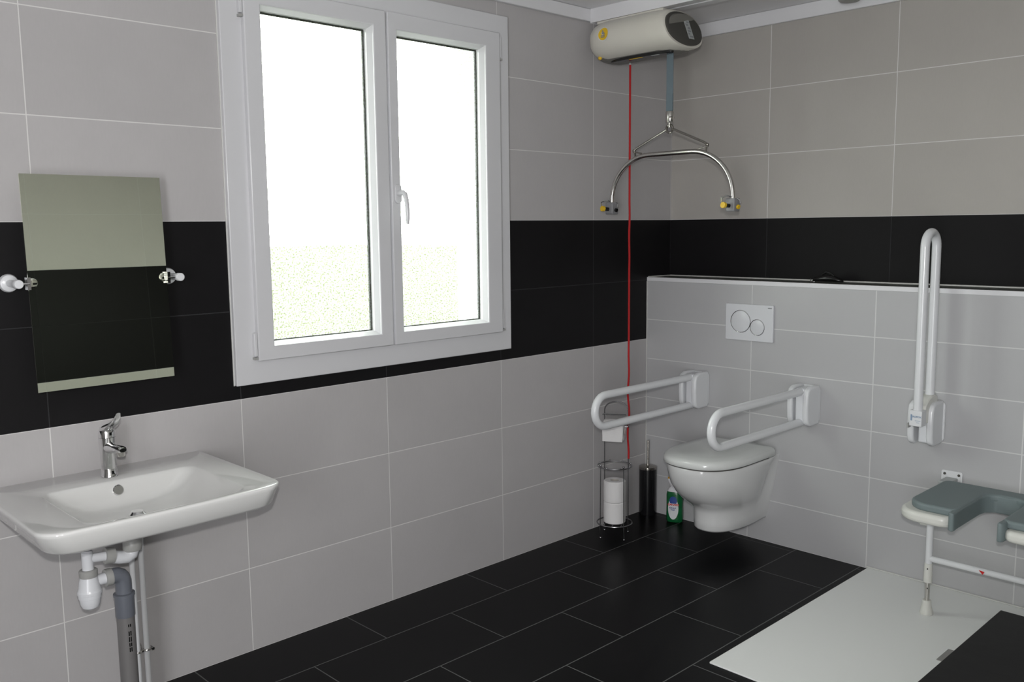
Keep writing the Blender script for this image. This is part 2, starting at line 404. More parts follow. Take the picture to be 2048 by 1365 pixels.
# ------------------------------------------------------------------ mirror
t = thing('tilting_mirror', (-2.9, 0, 1.33), 'rectangular frameless tilting mirror on white wall pivots above the washbasin', 'mirror')
tilt = math.radians(2.65); mx0, mx1, mz0, mz1, mc = -3.101, -2.705, 1.022, 1.632, 1.33
def mp_(x, s, d):   # s along the glass, d out of it; the mirror also hangs turned by a degree
    return (x + d*.02, -.072 - d*math.cos(tilt) + s*math.sin(tilt) + (x+2.903)*.02, mc + s*math.cos(tilt) + d*math.sin(tilt))
bm = bmesh.new()
v = [bm.verts.new(mp_(x, s, d)) for d in (0, .005) for x, s in ((mx0, mz0-mc), (mx1, mz0-mc), (mx1, mz1-mc), (mx0, mz1-mc))]
for f in ((0, 3, 2, 1), (4, 5, 6, 7), (0, 1, 5, 4), (1, 2, 6, 5), (2, 3, 7, 6), (3, 0, 4, 7)): bm.faces.new([v[i] for i in f])
g = emit('mirror_glass', bm, m_mirror, t, smooth=False)
for sx, sgn in ((mx0, -1), (mx1, 1)):
    px = -3.130 if sgn < 0 else -2.672
    bm = bmesh.new(); lathe(bm, (px, 0, 1.329), [(.0, .0005), (.026, .0005), (.026, .006), (.023, .013), (.014, .017), (.0, .017)], axis=(0, -1, 0)); ro = emit('wall_rose', bm, m_white, t)
    bm = bmesh.new(); lathe(bm, (px, -.015, 1.329), [(.0, 0), (.0105, 0), (.0105, .064), (.0125, .066), (.0125, .083), (.011, .085), (0, .085)], axis=(0, -1, 0)); emit('pivot_post', bm, m_white, t)
    bm = bmesh.new(); tube(bm, [(px+(-sgn)*.009, -.086, 1.329), (sx-sgn*.002, -.086, 1.329)], .0035, 10)
    box(bm, (sx-.0045, -.089, 1.312), (sx+.0045, -.066, 1.346)); emit('mirror_clip', bm, m_chrome, t)
    bm = bmesh.new()
    c = mp_(sx-sgn*.010, 0, .0055); ax = (0, -math.cos(tilt), math.sin(tilt))
    lathe(bm, c, [(0, 0), (.0135, 0), (.0135, .002), (.011, .003), (0, .003)], axis=ax)
    emit('clip_disc', bm, m_mirror, t)

# ------------------------------------------------------------------ washbasin
t = thing('washbasin', (-2.918, 0, .65), 'wide white ceramic wall-hung washbasin below the mirror, with chrome tap hole and overflow', 'washbasin')
def rr4(cx, hx, y0, y1, z, rf, rb, seg=8, side=10, bulge=0):
    # y0 front (negative), y1 back
    pts = []
    cs = [(cx+hx-rf, y0+rf, rf, -PI/2, 0), (cx+hx-rb, y1-rb, rb, 0, PI/2), (cx-hx+rb, y1-rb, rb, PI/2, PI), (cx-hx+rf, y0+rf, rf, PI, 3*PI/2)]
    for i, (x, y, r, a, e) in enumerate(cs):
        a2 = arc((x, y), r, a, e, seg)
        pts += a2
        nx = cs[(i+1) % 4]; q = (nx[0]+nx[2]*math.cos(nx[3]), nx[1]+nx[2]*math.sin(nx[3]))
        for k in range(1, side): pts.append((a2[-1][0]+(q[0]-a2[-1][0])*k/side, a2[-1][1]+(q[1]-a2[-1][1])*k/side))
    out = []
    for x, y in pts:
        f = max(0, 1-((x-cx)/hx)**2) * (1 if y < (y0+y1)/2 else 0) * max(0, (((y0+y1)/2)-y)/((y1-y0)/2))
        out.append((x, y-bulge*f, z))
    return out
cx = -2.920
rings = [rr4(cx, .05, -.30, -.20, .640, .045, .045), rr4(cx, .16, -.40, -.08, .650, .06, .03), rr4(cx, .26, -.49, -.003, .672, .07, .01),
         rr4(cx, .300, -.525, -.002, .684, .065, .008, bulge=.008), rr4(cx, .310, -.537, -.002, .693, .062, .008, bulge=.010), rr4(cx-.004, .325, -.548, -.002, .735, .06, .008, bulge=.012),
         rr4(cx-.004, .328, -.551, -.002, .743, .06, .008, bulge=.012), rr4(cx-.004, .327, -.550, -.002, .748, .06, .008, bulge=.012), rr4(cx-.004, .322, -.545, -.003, .7505, .055, .008, bulge=.012),
         rr4(cx+.004, .225, -.525, -.148, .7475, .05, .035, bulge=.010), rr4(cx+.004, .219, -.519, -.153, .744, .05, .035, bulge=.010), rr4(cx+.004, .210, -.510, -.158, .732, .05, .04, bulge=.008),
         rr4(cx+.003, .185, -.49, -.165, .704, .06, .045, bulge=.005), rr4(cx+.002, .155, -.455, -.178, .682, .07, .055), rr4(cx, .12, -.41, -.192, .672, .07, .06),
         rr4(cx, .06, -.34, -.215, .667, .05, .05), rr4(cx, .021, -.302, -.262, .665, .018, .018)]
bm = bmesh.new(); loft(bm, rings); emit('basin', bm, m_ceramic, t, sharp=80)
bm = bmesh.new(); lathe(bm, (cx, -.282, .669), [(.0, 0), (.024, 0), (.024, .004), (.020, .008), (.017, .012), (0, .013)]); emit('drain_plug', bm, m_chrome, t)
bm = bmesh.new(); lathe(bm, (-2.926, -.157, .716), [(0, 0), (.0155, 0), (.0155, .010), (.0135, .012), (0, .012)], axis=(0, -.93, .36)); emit('overflow_cap', bm, m_chrome, t)

# tap
t = thing('basin_tap', (-2.925, -.10, .75), 'chrome single lever mixer tap standing on the back of the washbasin', 'tap')
bm = bmesh.new(); lathe(bm, (-2.925, -.10, .7495), [(0, 0), (.0245, 0), (.0245, .003), (.0228, .006), (.0215, .03), (.0218, .07), (.0228, .10), (.0235, .118), (0, .119)], sy=1.08); emit('tap_body', bm, m_chrome, t)
def ell(c, rx, rz, n=16, tiltz=0):
    return [(c[0]+rx*math.cos(2*PI*k/n), c[1]+tiltz*rz*math.sin(2*PI*k/n), c[2]+rz*math.sin(2*PI*k/n)) for k in range(n)]
bm = bmesh.new(); loft(bm, [ell((-2.925, -.100, .838), .017, .018), ell((-2.925, -.125, .838), .0185, .017), ell((-2.925, -.16, .842), .018, .013), ell((-2.925, -.195, .846), .017, .0115), ell((-2.925, -.214, .847), .014, .009), ell((-2.925, -.219, .847), .010, .006)]); sp_ = emit('spout', bm, m_chrome, t)
bm = bmesh.new(); lathe(bm, (-2.925, -.202, .842), [(0, 0), (.012, 0), (.012, -.012), (.010, -.015), (0, -.015)]); emit('aerator', bm, m_steel, sp_)
bm = bmesh.new(); loft(bm, [ell((-2.925, -.078, .872), .006, .006), ell((-2.925, -.084, .884), .019, .013), ell((-2.925, -.105, .893), .021, .014), ell((-2.925, -.13, .903), .019, .011), ell((-2.925, -.155, .913), .016, .008), ell((-2.925, -.178, .926), .013, .006), ell((-2.925, -.192, .940), .009, .004, tiltz=-.5), ell((-2.925, -.200, .951), .006, .003, tiltz=-.5)]); lathe(bm, (-2.925, -.10, .868), [(0, 0), (.0238, 0), (.0232, .016), (.018, .028), (0, .032)]); emit('tap_lever', bm, m_chrome, t)

# drain trap
TY = -.25
t = thing('bottle_trap', (-3.053, TY, .42), 'white plastic bottle trap with grey nuts hanging beneath the washbasin', 'drain trap')
bm = bmesh.new(); lathe(bm, (-2.928, TY, .560), [(0, 0), (.024, 0), (.026, .004), (.026, .030), (.022, .036), (.019, .038), (.019, .0845), (0, .0845)]); emit('outlet_nut', bm, m_nut, t)
bm = bmesh.new()
tube(bm, [(-2.928, TY, .575), (-2.928, TY, .562), (-2.932, TY, .550), (-2.945, TY, .543), (-2.965, TY, .547), (-2.99, TY, .556)], .0185, 16); emit('elbow', bm, m_whitep, t)
bm = bmesh.new(); tube(bm, [(-2.982, TY, .559), (-2.990, TY, .560), (-3.006, TY, .562)], [.023, .0235, .023], 20); emit('pipe_nut', bm, m_nut, t)
bm = bmesh.new(); tube(bm, [(-3.00, TY, .561), (-3.03, TY, .5645), (-3.0535, TY, .567)], .0135, 14)
lathe(bm, (-3.053, TY, .52), [(0, 0), (.0155, 0), (.0155, .066), (.012, .070), (0, .070)]); emit('inlet_pipe', bm, m_whitep, t)
bm = bmesh.new(); lathe(bm, (-3.053, TY, .515), [(0, 0), (.0235, 0), (.0245, .003), (.0245, .018), (.021, .021), (0, .021)]); emit('top_nut', bm, m_nut, t)
bm = bmesh.new(); lathe(bm, (-3.053, TY, .420), [(0, 0), (.012, .001), (.022, .008), (.027, .020), (.0285, .035), (.0305, .036), (.0305, .046), (.0325, .047), (.0325, .054), (.0305, .058), (.029, .064), (.026, .083), (.022, .097), (0, .098)], seg=28)
tube(bm, [(-3.053, TY, .498), (-3.005, TY, .498)], .016, 16); emit('bottle', bm, m_whitep, t, sharp=25)
bm = bmesh.new(); tube(bm, [(-3.010, TY, .498), (-2.992, TY, .498)], .0245, 20); emit('side_nut', bm, m_nut, t)
# grey waste pipe
t = thing('waste_pipe', (-2.965, TY, 0), 'dark grey plastic waste pipe running from the bottle trap down to the floor', 'pipe')
bm = bmesh.new(); c = [(-2.992, TY, .498), (-2.982, TY, .498)]+[(-2.982+.022*math.sin(a), TY, .476+.022*math.cos(a)) for a in (.3, .7, 1.1, PI/2)]+[(-2.960, TY, .455), (-2.960, TY, .43)]
tube(bm, c, .0225, 18); emit('elbow_fitting', bm, m_pipe2, t)
bm = bmesh.new(); lathe(bm, (-2.960, TY, .372), [(0, 0), (.0265, 0), (.027, .002), (.027, .060), (.0295, .061), (.0295, .068), (.023, .070), (0, .070)]); emit('coupling', bm, m_pipe2, t)
bm = bmesh.new(); lathe(bm, (-2.960, TY, 0), [(0, 0.0005), (.0248, 0.0005), (.0248, .376), (0, .376)]); pp = emit('pipe', bm, m_pipe, t)
dv = Vector((CAM.x+2.96, CAM.y-TY, 0)).normalized(); dv = (Matrix.Rotation(.35, 4, 'Z') @ dv)
for z0, z1 in ((.345, .353), (.318, .332), (.300, .315), (.286, .297), (.270, .283), (.150, .158), (.136, .147), (.118, .132)):
    sd = Vector((-dv.y, dv.x, 0)); bm = bmesh.new()
    for s, e in ((-.004, -.001), (.001, .004)):
        p = [Vector((-2.960, TY, z))+dv*.0249+sd*q for z, q in ((z0, s), (z0, e), (z1, e), (z1, s))]
        p2 = [q+dv*.0004 for q in p]; vv = [bm.verts.new(q) for q in p+p2]
        for f in ((0, 1, 2, 3), (4, 5, 6, 7), (0, 1, 5, 4), (1, 2, 6, 5), (2, 3, 7, 6), (3, 0, 4, 7)): bm.faces.new([vv[i] for i in f])
    emit('printed_mark', bm, m_black, pp, smooth=False)
# supply pipes
for i, (x, lb) in enumerate(((-2.858, 'left of two thin white water supply pipes under washbasin, beside grey waste pipe'), (-2.829, 'right of two thin white water supply pipes under washbasin, further from grey pipe'))):
    bm = bmesh.new(); tube(bm, [(x, -.05, .0005), (x, -.05, .45), (x, -.055, .52), (x-.01, -.07, .58), (x-.03, -.09, .648)], .0085, 12); tag(emit('supply_pipe', bm, m_white, None), lb, 'pipe', None)
t = thing('pipe_clamp', (-2.8435, 0, .157), 'small chrome double clamp holding the two white supply pipes to the wall', 'pipe clamp')
bm = bmesh.new()
for x in (-2.858, -2.829): tube(bm, [(x+.0100*math.cos(a), -.05+.0100*math.sin(a), .157) for a in [k*2*PI/16 for k in range(16)]], .0032, 8, closed=True)
tube(bm, [(-2.849, -.053, .157), (-2.838, -.053, .157)], .004, 8)
tube(bm, [(-2.8435, -.05, .160), (-2.8435, -.04, .172), (-2.8435, -.02, .176), (-2.8435, -.0005, .172)], .003, 8); emit('clamp_ring', bm, m_steel, t)
for x in (-2.874, -2.813):
    bm = bmesh.new(); tube(bm, [(x, -.062, .157), (x, -.044, .157)], .0045, 8); tube(bm, [(x, -.05, .157), (x+(.008 if x < -2.84 else -.008), -.05, .157)], .004, 8); emit('clamp_screw', bm, m_chrome, t)

# ------------------------------------------------------------------ ceiling hoist
t = thing('ceiling_rail', (-.60, -1.2, 2.385), 'white ceiling track running from the window wall carrying the patient hoist', 'rail')
bm = bmesh.new(); prof = [(-.655, 2.388), (-.655, 2.4495), (-.545, 2.4495), (-.545, 2.388), (-.592, 2.388), (-.592, 2.402), (-.608, 2.402), (-.608, 2.388)]
prism(bm, prof, -2.538, -.020, axis=1); emit('track', bm, m_trim, t, smooth=False)
bm = bmesh.new(); box(bm, (-.657, -.0198, 2.386), (-.543, -.0185, 2.4493)); emit('end_cap', bm, m_trim, t, smooth=False)
t = thing('patient_hoist', (-.60, -.26, 2.21), 'cream rounded electric ceiling hoist motor with yellow sticker and dark oval end panel', 'hoist')
def sect(y, cxx, cz, hw, hh, n=40, e=2.6, dy=None):
    o = []
    for k in range(n):
        a = 2*PI*k/n; c, s = math.cos(a), math.sin(a)
        o.append((cxx+hw*math.copysign(abs(c)**(2/e), c), y+(dy(c, s) if dy else 0), cz+hh*math.copysign(abs(s)**(2/e), s)))
    return o
HX, HZ = -.595, 2.297
pslope = lambda c, s: .026*s-.009*c
bm = bmesh.new(); slope = lambda c, s: .030*s-.010*c
rg = []
for y, k in ((-.041, .50), (-.044, .66), (-.052, .80), (-.068, .90), (-.090, .96), (-.12, 1.0), (-.25, 1.0), (-.39, 1.0), (-.435, .99), (-.460, .97), (-.475, .945), (-.483, .915)):
    rg.append(sect(y, HX, HZ, .130*k, .089*k, e=2.35, dy=(slope if y < -.3 else None)))
loft(bm, rg); body = emit('motor_housing', bm, m_hoist, t, sharp=60)
bm = bmesh.new(); loft(bm, [sect(-.482, HX, HZ, .111, .073, e=2.1, dy=pslope), sect(-.4895, HX, HZ, .111, .073, e=2.1, dy=pslope), sect(-.491, HX, HZ, .107, .069, e=2.1, dy=pslope)]); ep = emit('end_panel', bm, m_dark, t)
def onpanel(x, z): return (x, -.4912+pslope((x-HX)/.107, (z-HZ)/.069), z)
bm = bmesh.new()
def slab(bm, x0, x1, z0, z1, off=.0):
    q = [Vector(onpanel(x, z))+Vector((0, -off, 0)) for x, z in ((x0, z0), (x1, z0), (x1, z1), (x0, z1))]; q2 = [p+Vector((0, -.0008, 0)) for p in q]
    vv = [bm.verts.new(p) for p in q+q2]
    for f in ((0, 3, 2, 1), (4, 5, 6, 7), (0, 1, 5, 4), (1, 2, 6, 5), (2, 3, 7, 6), (3, 0, 4, 7)): bm.faces.new([vv[i] for i in f])
slab(bm, -.586, -.552, HZ-.042, HZ+.052); emit('rating_label', bm, m_labelgrey, ep, smooth=False)
bm = bmesh.new()
for i, (z0, z1, x0, x1) in enumerate(((.040, .047, -.581, -.558), (.028, .034, -.575, -.556), (.014, .024, -.583, -.566), (.000, .010, -.575, -.556), (-.012, -.004, -.580, -.560), (-.024, -.016, -.582, -.570), (-.036, -.028, -.578, -.556))):
    slab(bm, x0, x1, HZ+z0, HZ+z1, .0008)
emit('label_print', bm, m_greymark, ep, smooth=False)
# grey underside tray with the strap slot
bm = bmesh.new()
loft(bm, [sect(y, HX+.014, HZ-.012, .122*k, .083*k, e=2.3, dy=None) for y, k in ((-.052, .8), (-.064, .9), (-.10, 1.0), (-.40, 1.0), (-.45, .97), (-.48, .90))]); emit('lower_shell', bm, m_under, t, sharp=60)
bm = bmesh.new(); prism(bm, [(HX-.028+.026*math.cos(a)*1.0, -.285+.17*math.copysign(abs(math.sin(a))**.6, math.sin(a))) for a in [2*PI*k/32 for k in range(32)]], 2.2005, 2.226); emit('strap_slot', bm, m_black, t, bevel=.003)
bm = bmesh.new(); box(bm, (-.642, -.30, 2.1995), (-.632, -.23, 2.2015)); emit('warning_label', bm, m_yellow, t, smooth=False)
bm = bmesh.new(); box(bm, (-.642, -.39, 2.1995), (-.632, -.35, 2.2015)); emit('white_note_label', bm, m_labelgrey, t, smooth=False)
bm = bmesh.new(); box(bm, (-.655, -.42, 2.374), (-.545, -.055, 2.3875)); emit('trolley', bm, m_hoist, t, bevel=.004)
# round yellow sticker on the camera-facing flank
def flank(y, z):
    s = (z-HZ)/.089; s = max(-1, min(1, s)); th = abs(s)**(2.35/2); a = math.asin(min(1, th)); c = math.cos(a)**(2/2.35)
    return HX-.130*c-.0006
def disc(bm, yc, zc, r, off, n=28):
    a = [bm.verts.new((flank(yc+r*math.cos(2*PI*k/n), zc+r*math.sin(2*PI*k/n))-off, yc+r*math.cos(2*PI*k/n), zc+r*math.sin(2*PI*k/n))) for k in range(n)]
    c = [bm.verts.new((v.co.x-.0008, v.co.y, v.co.z)) for v in a]
    bm.faces.new(a); bm.faces.new(list(reversed(c)))
    for k in range(n): bm.faces.new((a[k], a[(k+1) % n], c[(k+1) % n], c[k]))
bm = bmesh.new(); disc(bm, -.152, 2.309, .030, 0); emit('sticker_rim', bm, m_label, body, smooth=False)
bm = bmesh.new(); disc(bm, -.152, 2.310, .027, .0009); stk = emit('round_sticker', bm, m_yellow, body, smooth=False)
bm = bmesh.new()
for y, z, r in ((-.148, 2.323, .0035), (-.152, 2.314, .006), (-.158, 2.310, .004)): disc(bm, y, z, r, .0019, 12)
for z, h in ((2.302, .008), (2.296, .007)): box(bm, (flank(-.07, z)-.0036, -.152-h-.003, z-.0015), (flank(-.07, z)-.0018, -.152+h+.003, z+.0015))
emit('sticker_print', bm, m_greymark, stk, smooth=False)
bm = bmesh.new(); lathe(bm, (-.668, -.090, 2.225), [(0, 0), (.008, 0), (.009, .006), (.006, .012), (0, .012)], axis=(-.6, .3, -.75)); emit('yellow_button', bm, m_yellow, t)
bm = bmesh.new(); box(bm, (-.613, -.4225, 1.972), (-.610, -.4225+.0, 1.972)) if False else None
bm.free(); bm = bmesh.new(); box(bm, (-.6015, -.4385, 1.963), (-.5985, -.4045, 2.215)); st = emit('lifting_strap', bm, m_strap, t, smooth=False)
bm = bmesh.new(); box(bm, (-.6035, -.4378, 1.9625), (-.5965, -.4055, 2.035)); emit('strap_loop', bm, m_strap, st, smooth=False)

# spreader bar
YS = -.4225
t = thing('spreader_bar', (-.60, YS, 1.55), 'curved chrome lifting bar with yellow-tipped end hooks hanging from the hoist strap', 'lifting bar')
bm = bmesh.new(); lathe(bm, (-.60, YS, 1.912), [(0, 0), (.016, 0), (.0185, .003), (.0185, .046), (.016, .049), (0, .049)], sx=.9); lathe(bm, (-.60, YS, 1.893), [(0, 0), (.006, 0), (.006, .02), (0, .02)]); 
emit('swivel_coupling', bm, m_steel, t)
bm = bmesh.new(); tube(bm, [(-.625, YS-.012, 1.935), (-.585, YS-.012, 1.935)], .004, 8); emit('coupling_bolt', bm, m_steel, t)
bm = bmesh.new(); tube(bm, [(-.60, YS+.0165*math.cos(a), 1.887+.0165*math.sin(a)) for a in [k*2*PI/24 for k in range(24)]], .0055, 8, closed=True); emit('ring', bm, m_steel_dark, t)
for s in (-1, 1):
    bm = bmesh.new()
    tube(bm, [(-.60, YS+s*.016, 1.885), (-.60, YS+s*.10, 1.850), (-.60, YS+s*.180, 1.816), (-.60, YS+s*.194, 1.806), (-.60, YS+s*.195, 1.797)], .0052, 8)
    tube(bm, [(-.60, YS+s*.193, 1.800), (-.60, YS+s*.150, 1.792)], .0035, 8)
    tube(bm, [(-.60, YS+s*.190, 1.812), (-.60, YS+s*.186, 1.770)], .0042, 8)
    ball(bm, (-.60, YS+s*.194, 1.806), .0075, 6); emit('link_rod', bm, m_steel_dark, t)
pts = []
for k in range(-24, 25):
    u_ = k/24; a = u_*PI/2
    y = math.copysign(abs(math.sin(a))**1.0, a)*.322; z = 1.575 + .21*(abs(math.cos(a))**.62 if abs(k) < 24 else 0)
    pts.append((-.60, YS+y, z))
bm = bmesh.new(); 
# resample so the arc is even: flat centre and quarter-ellipse shoulders
pts = [(-.60, YS-.322, 1.572)]
for k in range(0, 15): a = PI-(PI/2)*k/14; pts.append((-.60, YS-.112+.210*math.cos(a), 1.588+.195*math.sin(a)))
for k in range(0, 15): a = PI/2-(PI/2)*k/14; pts.append((-.60, YS+.112+.210*math.cos(a), 1.588+.195*math.sin(a)))
pts.append((-.60, YS+.322, 1.572))
tube(bm, pts, .0105, 16); emit('curved_tube', bm, m_steel, t)
for s in (-1, 1):
    y = YS+s*.322
    bm = bmesh.new(); box(bm, (-.622, y-.021, 1.526), (-.578, y+.021, 1.580)); hk = emit('hook_block', bm, m_greyplastic, t, bevel=.004)
    bm = bmesh.new(); tube(bm, [(-.621, y+.004, 1.549), (-.645, y+.010, 1.551)], .0085, 14); emit('hook_pin', bm, m_black, hk)
    bm = bmesh.new(); tube(bm, [(-.645, y+.010, 1.551), (-.657, y+.012, 1.552)], .0125, 16); emit('yellow_tip', bm, m_yellow, hk)
    bm = bmesh.new(); tube(bm, [(-.60, y+.0, 1.585), (-.63, y+.012, 1.590), (-.645, y+.026, 1.582), (-.640, y+.028, 1.565)], .0035, 8)
    tube(bm, [(-.60, y-.020, 1.578), (-.60, y-.034, 1.570), (-.60, y-.036, 1.555)], .0035, 8); emit('safety_latch', bm, m_chrome, hk)
    bm = bmesh.new(); tube(bm, [(-.60, y-.022, 1.545), (-.60, y-.030, 1.543)], .009, 12); emit('rear_pin', bm, m_black if s > 0 else m_yellow, hk)

# red pull cord
bm = bmesh.new(); cp = []; 
for k in range(60):
    z = 2.20-k*(2.20-.372)/59
    w_ = .0 if z > .95 else .0035*min(1, (.95-z)/.3)
    if 1.3 < z < 1.55: w_ = .001
    cp.append((-.566+w_*math.sin(z*34), -.177+.7*w_*math.cos(z*27), z))
tube(bm, cp, .0048, 8); o = emit('pull_cord', bm, m_red); tag(o, 'long red emergency pull cord hanging from hoist down past the spreader bar', 'cord')
bm = bmesh.new(); ball(bm, (-.566, -.177, 2.196), .0062, 6); kn = emit('cord_knot', bm, m_labelgrey, o)

# ------------------------------------------------------------------ toilet
t = thing('wall_hung_toilet', (-.2, -.605, .1), 'white wall-hung toilet with closed lid between the two lowered grab bars', 'toilet')
YT = -.600
def dring(z, L, wf, wr, w, e=2.3, n=22, xr=.055):
    half = [(XB-.0005, wf), (XB-.02, wf-.002), (XB-xr, wr)]
    xm = XB-L*.45; 
    half.append((XB-xr-.06, (wr+w)/2 + .25*(w-wr)))
    for k in range(n+1):
        a = (PI/2)*k/n; c, s = math.cos(a), math.sin(a)
        half.append((xm-(L*.55)*abs(s)**(2/e), w*abs(c)**(2/e)))
    pts = [(x, YT+y, z) for x, y in half] + [(x, YT-y, z) for x, y in reversed(half[:-1])]
    return pts
bm = bmesh.new()
loft(bm, [dring(.116, .362, .098, .100, .106), dring(.124, .368, .101, .103, .111), dring(.16, .368, .110, .106, .112), dring(.20, .370, .118, .108, .115), dring(.225, .380, .124, .108, .122), dring(.245, .410, .130, .110, .136),
          dring(.27, .447, .136, .112, .149), dring(.30, .480, .141, .116, .161), dring(.34, .508, .148, .128, .172), dring(.38, .522, .154, .146, .179), dring(.41, .528, .158, .160, .183), dring(.426, .529, .160, .170, .184), dring(.432, .527, .159, .170, .182)], cap1=True)
emit('bowl', bm, m_ceramic2, t, sharp=75)
def lring(z, x0, x1, w, e=2.5, n=22):
    half = [(x0, w-.03), (x0-.008, w-.012), (x0-.03, w-.002)]; xm = x0-(x0-x1)*.48
    for k in range(n+1):
        a = (PI/2)*k/n; c, s = math.cos(a), math.sin(a); half.append((xm-(xm-x1)*abs(s)**(2/e), w*abs(c)**(2/e)))
    return [(x, YT+y, z) for x, y in half]+[(x, YT-y, z) for x, y in reversed(half[:-1])]
bm = bmesh.new(); loft(bm, [lring(.4325, -.285, -.722, .178), lring(.438, -.285, -.722, .178)]); emit('seat', bm, m_dark, t)  # thin seat coloured dark to paint the shaded seam between lid and bowl
bm = bmesh.new(); loft(bm, [lring(.4385, -.250, -.730, .183), lring(.441, -.248, -.733, .186), lring(.460, -.248, -.731, .185), lring(.469, -.251, -.724, .180), lring(.4745, -.260, -.712, .169), lring(.478, -.30, -.66, .125)]); emit('lid', bm, m_lid, t, sharp=70)
for s in (-1, 1):
    bm = bmesh.new(); tube(bm, [(-.245, YT+s*.05, .442), (-.245, YT+s*.11, .442)], .0115, 14); emit('lid_hinge', bm, m_lid, t)
# fixing recess on the side
bm = bmesh.new(); tube(bm, [(-.285, YT-.116, .345), (-.275, YT-.120, .325), (-.27, YT-.118, .28)], [.007, .009, .005], 10); emit('side_boss', bm, m_ceramic2, t)

# flush plate
t = thing('flush_plate', (XB, -.596, 1.02), 'white rectangular dual flush plate with two touching round buttons above the toilet', 'flush plate')
bm = bmesh.new(); prism(bm, rrect(-.7195, -.4715, .9375, 1.107, .004), XB-.0005, XB-.014, axis=0); pl_ = emit('plate', bm, m_whitep, t, bevel=.0025)
for yc, zc, r in ((-.553, 1.026, .0515), (-.6405, 1.003, .0365)):
    bm = bmesh.new(); lathe(bm, (XB-.0135, yc, zc), [(0, 0), (r-.002, 0), (r-.002, .0022), (r-.004, .003), (0, .003)], axis=(-1, 0, 0), seg=40); bt = emit('flush_button', bm, m_whitep, t)
    bm = bmesh.new(); tube(bm, [(XB-.0142, yc+r*math.cos(a), zc+r*math.sin(a)) for a in [k*2*PI/48 for k in range(48)]], .0016, 8, closed=True); emit('button_ring', bm, m_chrome, bt)
text('maker_mark', 'GEBERIT', .0055, m_greymark, t, (XB-.0146, -.703, 1.094), (0, -1, 0), (0, 0, 1))

# ------------------------------------------------------------------ grab bars
def grab(name, y, label, folded=False, s=1):
    t = thing(name, (XB, y, .685), label, 'grab bar', 'white hinged U-shaped grab bars')
    bm = bmesh.new(); prism(bm, rrect(y-.044, y+.056, .602, .768, .02), XB-.0005, XB-.014, axis=0); emit('wall_plate', bm, m_white, t, bevel=.004)
    for q in (-1, 1):
        oy = .012 if folded else .006; y0, y1 = sorted((y+oy+q*.024, y+oy+q*.050))
        bm = bmesh.new()
        out = [(XB-.006, .598), (XB-.085, .598), (XB-.108, .610), (XB-.116, .635), (XB-.119, .685), (XB-.116, .735), (XB-.108, .760), (XB-.085, .772), (XB-.006, .772)]
        prism(bm, out, y0, y1, axis=1); emit('side_cover', bm, m_white, t, bevel=.009, seg=4)
    bm = bmesh.new(); box(bm, (XB-.105, y-.0205, .61), (XB-.012, y+.0205, .765)); emit('hinge_core', bm, m_whitep, t, bevel=.006)
    r = .0172
    if not folded:
        x0, xe = XB-.088, -.926 if y > -.6 else -.912
        zt, zl = .749, .613; zc = (zt+zl)/2; R = (zt-zl)/2
        pts = [(x0, y, zt), (x0-.3, y, zt), (xe, y, zt)]+[(xe-R*math.sin(a), y, zc+R*math.cos(a)) for a in [PI*k/14 for k in range(1, 14)]]+[(xe, y, zl), (x0-.3, y, zl), (x0, y, zl)]
        bm = bmesh.new(); tube(bm, pts, r, 18); emit('bar_tube', bm, m_white, t)
    else:
        xi, xo = XB-.058, XB-.168; xc = (xi+xo)/2; R = (xi-xo)/2; ztop = 1.378
        pts = [(xo, y, .70), (xo, y, 1.0), (xo, y, ztop)]+[(xc-R*math.cos(a), y, ztop+R*math.sin(a)) for a in [PI*k/14 for k in range(1, 14)]]+[(xi, y, ztop), (xi, y, 1.0), (xi, y, .74)]
        bm = bmesh.new(); tube(bm, pts, r, 18); emit('bar_tube', bm, m_white, t)
        bm = bmesh.new(); ins = [(XB-.03, .74), (XB-.03, .790), (XB-.055, .800), (XB-.085, .798), (XB-.12, .785), (XB-.145, .765), (XB-.15, .735), (XB-.15, .70), (XB-.10, .69)]
        prism(bm, ins, y-.0215, y+.0215, axis=1); emit('link_arm', bm, m_shell, t, bevel=.004)
        bm = bmesh.new(); box(bm, (xo-.022, y-.024, .690), (xo+.024, y+.024, .752)); cl = emit('bar_clamp', bm, m_white, t, bevel=.003)
        for dy in (0,):
            text('clamp_print', 'ROPOX', .0095, m_bluemark, cl, (xo-.0224, y-.006, .728), (0, -1, 0), (0, 0, 1))
        bm = bmesh.new(); box(bm, (xo-.0228, y-.020, .712), (xo-.0219, y+.001, .7135)); box(bm, (xo-.0228, y-.016, .705), (xo-.0219, y-.004, .7062)); box(bm, (xo-.0228, y+.012, .712), (xo-.0219, y+.018, .736)); emit('clamp_lines', bm, m_bluemark, cl, smooth=False)
        bm = bmesh.new(); box(bm, (xo-.026, y+.024, .682), (xo+.0, y+.030, .70)); emit('release_lever', bm, m_nut, t, bevel=.001)
    return t
grab('grab_bar', -.336, 'lowered white grab bar left of the toilet, in front of the red cord')
grab('grab_bar', -.909, 'lowered white grab bar right of the toilet, overlapping its closed lid')
grab('grab_bar', -1.438, 'white grab bar folded up vertically against wall above the grey shower seat', folded=True)

